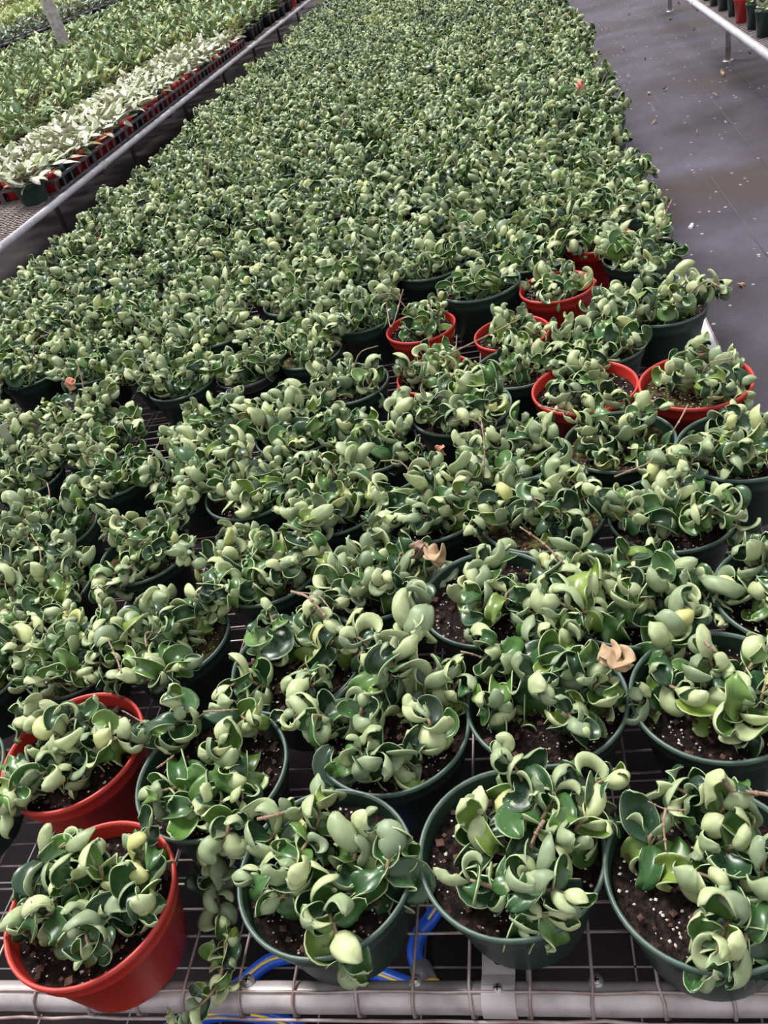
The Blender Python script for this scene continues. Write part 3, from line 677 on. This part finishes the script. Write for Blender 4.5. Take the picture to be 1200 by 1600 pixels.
# ---------------------------------------------------------------- bare stems and tendrils on chosen plants
def bare(key, pts, r=.002, mat='dry_stem', name='bare_stem', label=None):
    root = plants[key]; P = smooth_path([at(*p) for p in pts], 5 * len(pts))
    s = MB(); s.tube([q - Vector(root.location) for q in P], [r * .62 * (1 - .4 * i / len(P)) for i in range(len(P))], 7)
    for k in range(3, len(P) - 1, 4):       # nodes
        c_ = P[k] - Vector(root.location); s.tube([c_ - Vector((0, 0, .0005)) - (P[k + 1] - P[k]) * .4, c_ + (P[k + 1] - P[k]) * .4], r * .78, 7)
    o = link(name, s.mesh(name, [M[mat]]), root)
    if label: o['label'] = label
ZS = BZ + SOIL
bare('K', [(455, 924, ZS + .12), (482, 934, ZS + .12), (512, 966, ZS + .10), (540, 990, ZS + .08), (575, 1035, ZS + .05)], .0032, label='dead pink flower stem')
bare('K', [(456, 925, ZS + .12), (495, 930, ZS + .12), (515, 950, ZS + .12)], .0018)
bare('B', [(402, 1280, ZS + .075), (430, 1274, ZS + .075), (470, 1264, ZS + .06), (485, 1290, ZS + .04)], .0034)
bare('C', [(850, 1282, ZS + .08), (838, 1302, ZS + .07), (822, 1340, ZS + .05)], .0036)
bare('D', [(1205, 1242, ZS + .09), (1160, 1236, ZS + .09), (1140, 1232, ZS + .085), (1125, 1205, ZS + .09)], .0034)
bare('D', [(1040, 1264, ZS + .06), (1037, 1290, ZS + .06), (1041, 1330, ZS + .05)], .0024)
bare('D', [(1075, 1266, ZS + .06), (1040, 1264, ZS + .06), (1012, 1252, ZS + .065)], .0018)
bare('E', [(225, 1130, ZS + .07), (200, 1115, ZS + .08), (190, 1110, ZS + .08)], .0014)
bare('F', [(318, 1112, ZS + .08), (350, 1110, ZS + .08), (372, 1108, ZS + .07)], .0022)
bare('F', [(245, 1200, ZS + .06), (262, 1188, ZS + .07), (272, 1180, ZS + .075)], .0022)
bare('H', [(720, 1018, ZS + .08), (738, 1022, ZS + .08), (760, 1030, ZS + .06)], .002)
bare('I', [(1090, 985, ZS + .09), (1108, 1010, ZS + .09), (1120, 1020, ZS + .08)], .0026)
def near_key(p):
    return min(((v.location.x - p.x) ** 2 + (v.location.y - p.y) ** 2, str(k), k) for k, v in plants.items())[2]
for pts, r_ in (([(1026, 375, .05), (1036, 342, .09), (1050, 312, .12)], .003), ([(1075, 462, .06), (1103, 440, .09), (1131, 452, .09)], .003),
                ([(755, 745, .05), (757, 700, .09), (750, 642, .12)], .0026), ([(842, 634, .06), (870, 640, .07), (903, 648, .06)], .0026),
                ([(705, 552, .06), (760, 525, .09), (812, 498, .10)], .0026), ([(882, 882, .07), (850, 850, .09), (812, 823, .11)], .003), ([(604, 480, .05), (612, 510, .08), (630, 452, .12)], .0024),
                ([(190, 1052, .08), (182, 1028, .09), (170, 1002, .10)], .0024), ([(1075, 632, .07), (1060, 660, .08), (1040, 690, .05)], .0024), ([(500, 715, .06), (515, 730, .07), (528, 742, .07)], .0022),
                ([(385, 640, .08), (375, 655, .07), (362, 640, .09)], .0022), ([(960, 745, .07), (1010, 725, .09), (1020, 715, .09)], .0026)):
    q_ = [(a, b_, ZS + h) for a, b_, h in pts]
    bare(near_key(at(*q_[0])), q_, r_)
# dried curled leaves lying on the plants (things of their own)
def dead_leaf(px, py, z, size, mat, label, rz, kind='wave', n=1):
    p = at(px, py, z); V, Fc, Mi = leaf_surface(random.Random(rz), kind, 11, 7, .05 * size, .02 * size); V = V - V.mean(0)
    s = MB(); s.add(V, Fc, 0); V2, F2, _m = leaf_surface(random.Random(rz + 9), 'ribbon', 11, 7, .045 * size, .02 * size); s.add((V2 - V2.mean(0)) @ np.array([[0, 1, 0], [-1, 0, 0], [0, 0, 1.]]) + np.array([.006, .004, .003]), F2, 0)
    o = link('dead_leaf', s.mesh('dead_leaf', [M[mat]])); o.location = p; o.scale = (.8,) * 3; o.rotation_euler = (.2, .3, rz)
    tag(o, label, 'leaf')
dead_leaf(680, 868, ZS + .07, 1.2, 'dry_leaf', 'curled brown dry leaf lying on plants left of the dark round-leaved pot', 4.6)
dead_leaf(655, 862, ZS + .07, .9, 'dry_stem', 'pinkish shrivelled leaf beside the curled brown dry leaf', 1.1)
dead_leaf(950, 1020, ZS + .08, 1.25, 'dry_leaf', 'left crumpled tan dead leaf between the two second-row right pots', 4.9)
dead_leaf(970, 1035, ZS + .08, 1.2, 'dry_leaf', 'right crumpled tan dead leaf between the two second-row right pots', 5.9)
dead_leaf(908, 133, ZS + .09, 1.2, 'terracotta', 'salmon pink withered leaf on plants by the far right aisle', 2.0)
dead_leaf(112, 602, ZS + .09, .9, 'terracotta', 'peach coloured dead leaf on the plants near the left edge', 1.0)
dead_leaf(690, 706, ZS + .01, .6, 'terracotta', 'small pink fallen petal on dark soil near the centre', 1.5, 'cup')
# plant tags
def plant_tag(a, b_, wd, label):
    P0, P1 = a, b_; d = (P1 - P0); L = d.length; s = MB()
    s.box((0, 0, L / 2), (wd, .0008, L)); s.box((0, 0, L), (wd * 1.6, .001, wd * 1.6))
    o = link('plant_tag', s.mesh('plant_tag', [M['white']], False)); o.location = P0; o.rotation_mode = 'QUATERNION'; o.rotation_quaternion = d.to_track_quat('Z', 'Y')
    tag(o, label, 'plant tag')
plant_tag(at(728, 405, ZS), at(722, 350, ZS + .12), .008, 'thin white plastic stake standing in the far centre pot')
plant_tag(at(22, 700, ZS + .0), at(2, 668, ZS + .11), .02, 'white plant label stuck in a pot at the left photo edge')

# ---------------------------------------------------------------- left bench
LX = -2.56
def side_bench(name, label, xr, xl, y0, y1, legs, rail_mat, leg_mat, inset, mesh_step=.06, rail_r=.019, ry0=None, leg_label=None):
    root = empty(name, (xr, y0, 0)); tag(root, label, 'bench'); off = -Vector(root.location)
    def part(nm, s, mt, kind=None, smooth=True):
        o = link(nm, s.mesh(nm, [mt], smooth), root); o.location = off
        if kind: o['kind'] = kind
    s = MB(); s.tube([(xr, y0, BZ - .02), (xr, y1, BZ - .02)], rail_r, 14)
    part('edge_pipe', s, rail_mat)
    s = MB(); s.tube([(xl, y0, BZ - .02), (xl, y1, BZ - .02)], rail_r, 10); part('edge_pipe', s, rail_mat)
    sg = 1 if xl > xr else -1
    for ly in legs:
        s = MB(); x = xr + sg * inset; s.tube([(x, ly, 0), (x, ly, BZ - .03)], .0175, 12); s.lathe([(0, .006), (.03, .004), (.034, 0)], 10, 0, (x, ly, 0)); part('leg', s, leg_mat)
        s = MB(); s.tube([(xr + sg * .01, ly, BZ - .055), (xl - sg * .01, ly, BZ - .055)], .013, 10); part('crossbar', s, leg_mat)
        s = MB(); s.tube([(xr, ly - .025, BZ - .02), (xr, ly + .025, BZ - .02)], rail_r + .004, 14); part('pipe_collar', s, rail_mat)
    a, b_ = min(xr, xl), max(xr, xl); s = MB()
    for x in np.arange(a, b_, mesh_step): s.tube([(x, y0, BZ), (x, y1, BZ)], .0018, 4, cap=False)
    for yy in np.arange(y0, min(y1, y0 + 9), mesh_step * .6): s.tube([(a, yy, BZ - .003), (b_, yy, BZ - .003)], .0018, 4, cap=False)
    part('wire_mesh', s, M['wire'], 'stuff')
    return root
COL = at(104, 78, BZ + .12)
side_bench('metal_bench', 'wire bench on the left with pale pipe edge, carrying trays of cream-leaved plants', LX, COL.x + .2, 3.3, 19, [3.86 + 1.45 * k for k in range(8)], M['rail'], M['darksteel'], .42)
RX = at(1139, 43, BZ - .02).x
side_bench('metal_bench', 'wire bench at upper right with pale pipe edge and legs on the aisle', RX, RX + 1.6, 3.9, 9, [at(1098, 103, 0).y, at(1021, 23, 0).y, 4.15], M['rail'], M['galv'], .2, rail_r=.02)

# ---- leaf forms for the neighbours
def flat_leaf(rng, L, W, nu=6, nv=3, A=-.9):
    return leaf_surface(rng, 'flat', nu, nv, L, W)
def clump(rng, n, L, W, spread, h, mats, up=.5):
    mb = MB()
    for i in range(n):
        V, Fc, Mi = leaf_surface(rng, 'flat', 6, 4, L * rng.uniform(.7, 1.2), W * rng.uniform(.8, 1.1))
        a = rng.uniform(0, 6.28); d = Vector((math.cos(a), math.sin(a), rng.uniform(up - .5, up + .6))).normalized()
        Zv = Vector((rng.uniform(-.4, .4), rng.uniform(-.4, .4), 1)); Zv = (Zv - d * Zv.dot(d)).normalized(); X = d.cross(Zv)
        A = np.array([[X.x, d.x, Zv.x], [X.y, d.y, Zv.y], [X.z, d.z, Zv.z]])
        p = np.array([rng.uniform(-1, 1) * spread, rng.uniform(-1, 1) * spread, rng.uniform(.1, 1) * h])
        mb.add(np.asarray(V) @ A.T + p, Fc, Mi, rng.random())
    for i in range(5):
        a = rng.uniform(0, 6.28); mb.tube([(0, 0, 0), (spread * .6 * math.cos(a), spread * .6 * math.sin(a), h * .7), (spread * 1.2 * math.cos(a), spread * 1.2 * math.sin(a), h)], .002, 5, 3)
    for i in range(1 if n > 20 and rng.random() < .6 else 0):
        a = rng.uniform(0, 6.28); q = h * rng.uniform(1.2, 2.0); mb.tube([(0, 0, h * .3), (spread * .5 * math.cos(a), spread * .5 * math.sin(a), q * .7), (spread * 1.4 * math.cos(a + .6), spread * 1.4 * math.sin(a + .6), q)], .0022, 5, 3)
    return mb
M['cream_top'] = leaf_mat('cream variegated leaf', [(.56, .56, .44), (.48, .50, .36), (.15, .22, .09), (.32, .38, .16), (.64, .58, .49)], [0, .4, .62, .78, .95], .35, .5)
M['cream_back'] = leaf_mat('pale cream leaf back', [(.55, .52, .42), (.40, .42, .28)], [0, 1], .5, .4)
M['cream_edge'] = leaf_mat('green leaf margin', [(.22, .30, .12), (.34, .40, .18)], [0, 1], .4, .5)
M['mid_top'] = leaf_mat('mid green leaf', [(.06, .14, .05), (.16, .27, .08), (.32, .42, .17), (.42, .50, .14)], [0, .4, .75, 1], .35, .5, trans=.15)
M['mid_back'] = leaf_mat('light green leaf back', [(.22, .30, .14), (.34, .42, .2)], [0, 1], .5, .4)
M['lime_top'] = leaf_mat('lime green leaf', [(.38, .44, .08), (.50, .52, .12)], [0, 1], .35, .5, trans=.2)
M['deep_top'] = leaf_mat('deep green leaf', [(.05, .10, .05), (.10, .17, .07)], [0, 1], .4, .5)
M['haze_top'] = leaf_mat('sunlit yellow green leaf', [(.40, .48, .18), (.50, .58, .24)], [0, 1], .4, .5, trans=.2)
CREAM = [M['cream_top'], M['cream_back'], M['cream_edge'], M['dry_stem']]
MID = [M['mid_top'], M['mid_back'], M['mid_back'], M['dry_stem']]
LIME = [M['lime_top'], M['mid_back'], M['lime_top'], M['dry_stem']]
DEEP = [M['deep_top'], M['mid_back'], M['deep_top'], M['dry_stem']]
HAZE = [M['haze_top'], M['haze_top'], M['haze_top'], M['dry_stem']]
cream_v = [clump(random.Random(k), 12, .10, .023, .045, .06, CREAM, .35).mesh('cream_foliage', CREAM) for k in range(6)]
mid_v = [clump(random.Random(50 + k), 22, .115, .0185, .06, .11, MID, .5).mesh('green_foliage', MID) for k in range(6)]
lime_v = [clump(random.Random(80 + k), 22, .06, .013, .05, .09, LIME, .6).mesh('lime_foliage', LIME) for k in range(2)]
deep_v = [clump(random.Random(90 + k), 16, .09, .018, .09, .12, DEEP, .6).mesh('deep_foliage', DEEP) for k in range(3)]
haze_v = [clump(random.Random(95 + k), 16, .10, .02, .09, .14, HAZE, .7).mesh('haze_foliage', HAZE) for k in range(2)]
# small pot meshes
def small_pot(r, h, mat):
    s = MB(); s.lathe([(0, .002), (r * .78, .002), (r * .82, 0), (r * .93, h * .78), (r * .97, h * .79), (r, h), (r * .95, h), (r * .9, h * .75)], 20)
    s.lathe([(0, h * .86), (r * .93, h * .86)], 20, 1); return s.mesh('small_pot', [mat, M['soil']])
SR, SH = .0555, .104
sp_red = small_pot(SR, SH, M['pot_red']); sp_green = small_pot(SR, SH, M['pot_green'])
# carry trays: rim band with a slotted wall, ribs between the pots
def tray_mesh(nx, ny, pitch):
    W, L = nx * pitch, ny * pitch; s = MB(); z = .068
    for (cx, cy, dx, dy) in ((0, -L / 2, W, .012), (0, L / 2, W, .012), (-W / 2, 0, .012, L), (W / 2, 0, .012, L)):
        s.box((cx, cy, z), (dx + .008, dy + .0, .014)); s.box((cx, cy, .006), (dx * .98, dy * .98, .008))
    for j in range(ny + 1):
        for sx in (-1, 1): s.box((sx * W / 2, -L / 2 + j * pitch, z / 2), (.006, .012, z))
    for i in range(nx + 1):
        for sy in (-1, 1): s.box((-W / 2 + i * pitch, sy * L / 2, z / 2), (.016, .006, z))
    for j in range(1, ny): s.box((0, -L / 2 + j * pitch, z), (W, .006, .006))
    for i in range(1, nx): s.box((-W / 2 + i * pitch, 0, z), (.006, L, .006))
    return s.mesh('tray', [M['pot_grey']], False)
NX, NY, PT = 3, 5, .114
trm = tray_mesh(NX, NY, PT)
rg = random.Random(3)
ytray = at(88, 290, BZ + .05).y + .33
trays = []
k = 0
for ti in range(8):
    for tj in range(2):
        cx = LX - .03 - NX * PT * (tj + .5) - .012 * tj; cy = ytray + ti * (NY * PT + .015)
        if cy > 9.2: continue
        t = empty('carry_tray', (cx, cy, BZ))
        t0 = link('tray_frame', trm, t); t['category'] = 'tray'
        t['label'] = 'grey slotted tray, %s from the large green pot, %s' % (ORD[ti], 'along the pipe edge' if tj == 0 else 'behind the edge trays'); t['group'] = 'grey carry trays on the left bench'
        for a in range(NX):
            for b_ in range(NY):
                x = cx - NX * PT / 2 + (a + .5) * PT; yy = cy - NY * PT / 2 + (b_ + .5) * PT
                red = rg.random() < .68
                pl = empty('potted_variegated_hoya', (x, yy, BZ + .004), 0)
                link('pot', sp_red if red else sp_green, pl)
                f_ = link('foliage', cream_v[rg.randrange(6)], pl); f_.location = (0, 0, SH * .8); f_.rotation_euler.z = rg.uniform(0, 6.28); f_['kind'] = 'stuff'
                cw = 'red' if red else 'green'; tw = '%s tray %s' % (ORD[ti], 'on the pipe edge' if tj == 0 else 'of the back line')
                if a == NX - 1 and tj == 0: tag(pl, 'small %s pot, %s from the near end of the %s' % (cw, ORD[b_], tw), 'potted plant', 'small pots along the left bench edge')
                else: tag(pl, 'small %s pot of cream-leaved plant inside the %s' % (cw, tw), 'potted plant', 'small %s pots inside the %s' % (cw, tw))
# two larger pots near the corner
def big_pot_plant(px, py, colr, sc_, fol, label, zt=POT_H):
    p = at(px, py, BZ + zt * sc_); pl = empty('potted_variegated_hoya', (p.x, p.y, BZ + .002)); o = link('pot', POTM[colr], pl); o.scale = (sc_,) * 3
    o = link('soil', SOILM[0], pl); o.scale = (sc_,) * 3
    for q in range(3):
        f_ = link('foliage', fol[q], pl); f_.location = (rg.uniform(-.03, .03), rg.uniform(-.03, .03), SOIL * sc_ - .01); f_.rotation_euler.z = q * 2.1; f_['kind'] = 'stuff'; f_.scale = (1.2,) * 3
    tag(pl, label, 'potted plant'); return pl, p
pl, p = big_pot_plant(42, 283, 'green', .95, cream_v, 'large green pot with cream leaves at the near corner of the left bench')
s = MB(); V, Fc, Mi = leaf_surface(random.Random(4), 'flat', 12, 7, .12, .026); s.add(V, Fc, Mi, .6)
lf = link('hanging_leaf', s.mesh('hanging_leaf', CREAM), pl); lf.location = at(22, 278, BZ + .12) - Vector(pl.location); lf.rotation_euler = (-1.2, 0, PI + .9); lf['label'] = 'long cream leaf hanging over the rim'
big_pot_plant(365, 52, 'green', .95, cream_v, 'green pot standing at the far end of the cream-leaved trays')
big_pot_plant(388, 30, 'black', .95, cream_v, 'black pot behind the green pot at the far end of the cream-leaved trays')
big_pot_plant(418, 12, 'green', .9, mid_v, 'green pot beyond the black one on the left bench edge')
for px, py, c_ in ((437, 3, 'red'), (452, -4, 'red')):
    big_pot_plant(px, py, c_, .9, mid_v, 'red pot farthest along the left bench edge, %s of the pair' % ('nearer' if px == 437 else 'farther'))
# more small cream plants at the near left corner
for k, (px, py) in enumerate([(8, 262), (-15, 280), (0, 235), (-22, 240), (18, 225)]):
    p = at(px, py, BZ + SH); pl = empty('potted_variegated_hoya', (p.x, p.y, BZ + .004)); link('pot', sp_red if k < 2 else sp_green, pl)
    f_ = link('foliage', cream_v[k], pl); f_.location = (0, 0, SH * .8); f_.scale = (1.25,) * 3; f_['kind'] = 'stuff'
    tag(pl, 'small cream-leaved plant at the left photo edge behind the large green pot', 'potted plant', 'cream-leaved plants at the left photo edge')

# green mass on the left bench and on the benches behind
side_bench('metal_bench', 'middle distance wire bench at left under the mass of green plants', COL.x - .2, -8.2, 5.5, 24, [7 + 3 * k for k in range(6)], M['galv'], M['darksteel'], .3, .12)
spots = []
for gy in np.arange(4.2, 23, .235):
    x0 = LX - .03 - 2 * NX * PT - .15
    if gy > 9.3: x0 = LX - .12
    for gx in np.arange(x0, -7.9, -.235):
        x = gx + rg.uniform(-.03, .03); yy = gy + rg.uniform(-.03, .03)
        if not vis(x, yy, BZ + .1, 40): continue
        if abs(x - COL.x) < .33 and abs(yy - COL.y) < .5: continue
        spots.append((x, yy))
spots.sort(key=lambda p: depth((p[0], p[1], BZ)))
gp = small_pot(.075, .11, M['pot_dark'])
for i, (x, yy) in enumerate(spots[:300]):
    lime = rg.random() < .04 or (at(245, 60, .5) - Vector((x, yy, .5))).length < .45
    pl = empty('potted_green_plant', (x, yy, BZ + .004)); link('pot', gp, pl)
    f_ = link('foliage', (lime_v[i % 2] if lime else mid_v[rg.randrange(6)]), pl); f_.location = (0, 0, .085); f_.rotation_euler.z = rg.uniform(0, 6.28); f_['kind'] = 'stuff'
    s_ = rg.uniform(1.05, 1.4); f_.scale = (s_, s_, s_ * rg.uniform(.9, 1.2))
    tag(pl, 'lime green plant among the darker ones on the left benches' if lime else 'green narrow-leaved plant in the crowded block on the left benches', 'potted plant', 'lime plants on the left benches' if lime else 'green narrow-leaved plants on the left benches')
def mesh_arrays(me):
    V = np.zeros(len(me.vertices) * 3); me.vertices.foreach_get('co', V)
    return V.reshape(-1, 3), [tuple(p.vertices) for p in me.polygons], [p.material_index for p in me.polygons]
if len(spots) > 300:
    fo = MB(); arrs = [mesh_arrays(m_) for m_ in mid_v[:3]]
    for (x, yy) in spots[300::2]:
        if abs(x - COL.x) < .45 and abs(yy - COL.y) < .6: continue
        V, Fc, Mi = arrs[rg.randrange(3)]; a = rg.uniform(0, 6.28); ca, sa = math.cos(a), math.sin(a)
        fo.add((V @ np.array([[ca, sa, 0], [-sa, ca, 0], [0, 0, 1]])) * np.array([1.9, 1.9, 1.3]) + np.array([x, yy, BZ + .07]), Fc, Mi, rg.random())
    o = link('green_plant_mass', fo.mesh('far_green', MID)); tag(o, 'farthest green plants merging together at the top left', 'plants', kind='stuff')
# far bench beyond the second aisle
FXR = at(14, 78, BZ + .1).x
side_bench('metal_bench', 'farthest wire bench at the top left corner, dark pots on it', FXR, FXR - 38, 12, 58, [14, 19, 24], M['darksteel'], M['darksteel'], .3, .3)
cnt = 0
deepbig = [m_ for m_ in deep_v]
far2 = MB(); arrs = [mesh_arrays(m_) for m_ in haze_v]
for gx in np.concatenate([np.arange(FXR - .22, FXR - 8.8, -.5), np.arange(FXR - 9.3, FXR - 40, -1.1)]):
    for gy in (np.arange(12, 48, .5) if gx > FXR - 9 else np.arange(14, 60, 1.1)):
        if not vis(gx, gy, BZ + .2, 30): continue
        edge = gx > FXR - 2.2
        if edge:
            cnt += 1
            if cnt > 200: continue
            pl = empty('potted_far_plant', (gx, gy, BZ + .004)); o = link('pot', gp, pl); o.scale = (2.4, 2.4, 1.8)  # potted green plants as on the left benches, drawn larger
            f_ = link('foliage', deep_v[rg.randrange(3)], pl); f_.location = (0, 0, .17); f_.rotation_euler.z = rg.uniform(0, 6); s_ = rg.uniform(1.5, 1.8); f_.scale = (s_,) * 3; f_['kind'] = 'stuff'
            rim_ = gx > FXR - .6
            tag(pl, 'dark green plant in black pot along the near rim of the farthest bench' if rim_ else 'dark green plant behind the rim row of the farthest bench', 'potted plant', 'plants on the near rim of the farthest bench' if rim_ else 'plants behind the rim row of the farthest bench')
        else:
            V, Fc, Mi = arrs[rg.randrange(2)]; a = rg.uniform(0, 6.28); ca, sa = math.cos(a), math.sin(a)
            far2.add((V @ np.array([[ca, sa, 0], [-sa, ca, 0], [0, 0, 1]])) * (2.6 if gx > FXR - 9 else 5) + np.array([gx, gy, BZ + .05]), Fc, Mi, rg.random())
if far2.n:
    o = link('sunlit_plant_mass', far2.mesh('far_sunlit', HAZE)); tag(o, 'sunlit yellow green plants filling the extreme top left corner', 'plants', kind='stuff')
# steel column of the greenhouse
p = COL; pw = .16; s = MB()
s.box((0, 0, 2.1), (pw, pw * .7, 4.2)); s.box((0, -pw * .36, 2.1), (pw * .28, .02, 4.2)); s.box((0, 0, .01), (pw * 1.8, pw * 1.6, .02))
o = link('steel_column', s.mesh('column', [M['galv']], False)); o.location = (p.x, p.y, 0); o.rotation_euler.z = .5; tag(o, 'upright grey steel column rising out of the green plants at top left', 'post')

# ---------------------------------------------------------------- right bench pots
tp = {c_: None for c_ in ('g', 'r')}
def tall_pot(r, h, mt):
    s = MB(); s.lathe([(0, .002), (r * .72, .002), (r * .76, 0), (r * .93, h * .84), (r, h * .85), (r * 1.03, h), (r * .97, h), (r * .92, h * .82)], 24); s.lathe([(0, h * .88), (r * .93, h * .88)], 24, 1)
    return s.mesh('tall_pot', [mt, M['soil']])
tg = tall_pot(.043, .12, M['pot_green']); tr_ = tall_pot(.043, .12, M['pot_red'])
p0 = at(1197, 56, BZ)
RP = [at(px, py, BZ) for px, py in ((1200, 64), (1187, 52), (1164, 37), (1144, 23), (1130, 9))]
k = 0
for row in range(6):
    for j in range(10):
        x = RP[1].x + row * .105 + rg.uniform(-.006, .006); yy = RP[1].y - .1 + j * (RP[3].y - RP[1].y) / 2 * .72 + .04 * (row % 2)
        if not vis(x, yy, BZ + .1, 60): continue
        red = (row == 0 and j == 2) or (row > 0 and rg.random() < .2)
        pl = empty('potted_seedling', (x, yy, BZ + .003)); link('pot', tr_ if red else tg, pl)
        f_ = link('foliage', cream_v[k % 6] if k % 3 == 0 else mid_v[k % 6], pl); f_.location = (0, 0, .1); f_.scale = (.55,) * 3; f_['kind'] = 'stuff'; k += 1
        side = '%s of the outer row beside the pipe' % ORD[j] if row == 0 else 'inner row'
        tag(pl, ('slim %s pot on the upper right bench, %s' % ('red' if red else 'green', side)), 'potted plant', 'slim %s pots on the right bench, %s' % ('red' if red else 'green', side))

# ---------------------------------------------------------------- litter on the aisle floor
for k, (px, py, sz, mt) in enumerate([(1130, 117, .9, 'dry_leaf'), (1017, 144, 1., 'dry_leaf'), (1036, 139, .6, 'bark'), (1045, 29, .9, 'dry_leaf'), (1062, 7, .8, 'bark'), (984, 20, .7, 'bark'), (990, 50, .5, 'white'), (974, 75, .6, 'white'), (984, 120, .7, 'perlite'), (1025, 188, .8, 'dry_leaf'),
                                       (1082, 48, .5, 'bark'), (1008, 91, .4, 'bark'), (1122, 149, .7, 'dry_leaf'), (1080, 350, .8, 'white'), (1087, 208, .5, 'dry_leaf'), (1158, 80, .6, 'perlite'), (1174, 84, .5, 'bark'), (1152, 442, .8, 'dry_leaf'), (78, 388, .7, 'bark')]):
    p = at(px, py, .012); V, Fc, Mi = leaf_surface(random.Random(k), 'wave' if k % 2 else 'cup', 8, 5, .05 * sz, .014 * sz)
    s = MB(); s.add(V, Fc, 0); o = link('litter', s.mesh('litter', [M[mt]])); o.location = p; o.rotation_euler = (0, 0, k * 1.7)
    where = 'at the far end of the right aisle' if py < 60 else ('in the middle of the right aisle' if py < 200 else ('in the near part of the right aisle' if px > 500 else 'in the left aisle'))
    cw = {'dry_leaf': 'curled tan dry leaf', 'bark': 'dark bark scrap', 'white': 'white scrap', 'perlite': 'pale grey crumb'}[mt]
    tag(o, '%s on the ground cover %s' % (cw, where), 'debris', '%ss %s' % (cw, where))
# crumbs of perlite fallen under the bench
s = MB(); r_ = random.Random(9)
for q in range(1500):
    x = r_.gauss(-.35 + .5 * (q % 4) / 4, .3); yy = r_.uniform(.42, 1.6); sz = r_.uniform(.0015, .004)
    v = np.array([(1, 0, 0), (-1, 0, 0), (0, 1, 0), (0, -1, 0), (0, 0, 1), (0, 0, -1)]) * sz
    s.add(v + np.array([x, yy, sz * .6]), [(0, 2, 4), (2, 1, 4), (1, 3, 4), (3, 0, 4), (2, 0, 5), (1, 2, 5), (3, 1, 5), (0, 3, 5)])
o = link('perlite_crumbs', s.mesh('crumbs', [M['perlite']], False)); tag(o, 'white perlite crumbs spilled on the dark floor below the bench', 'perlite', kind='stuff')
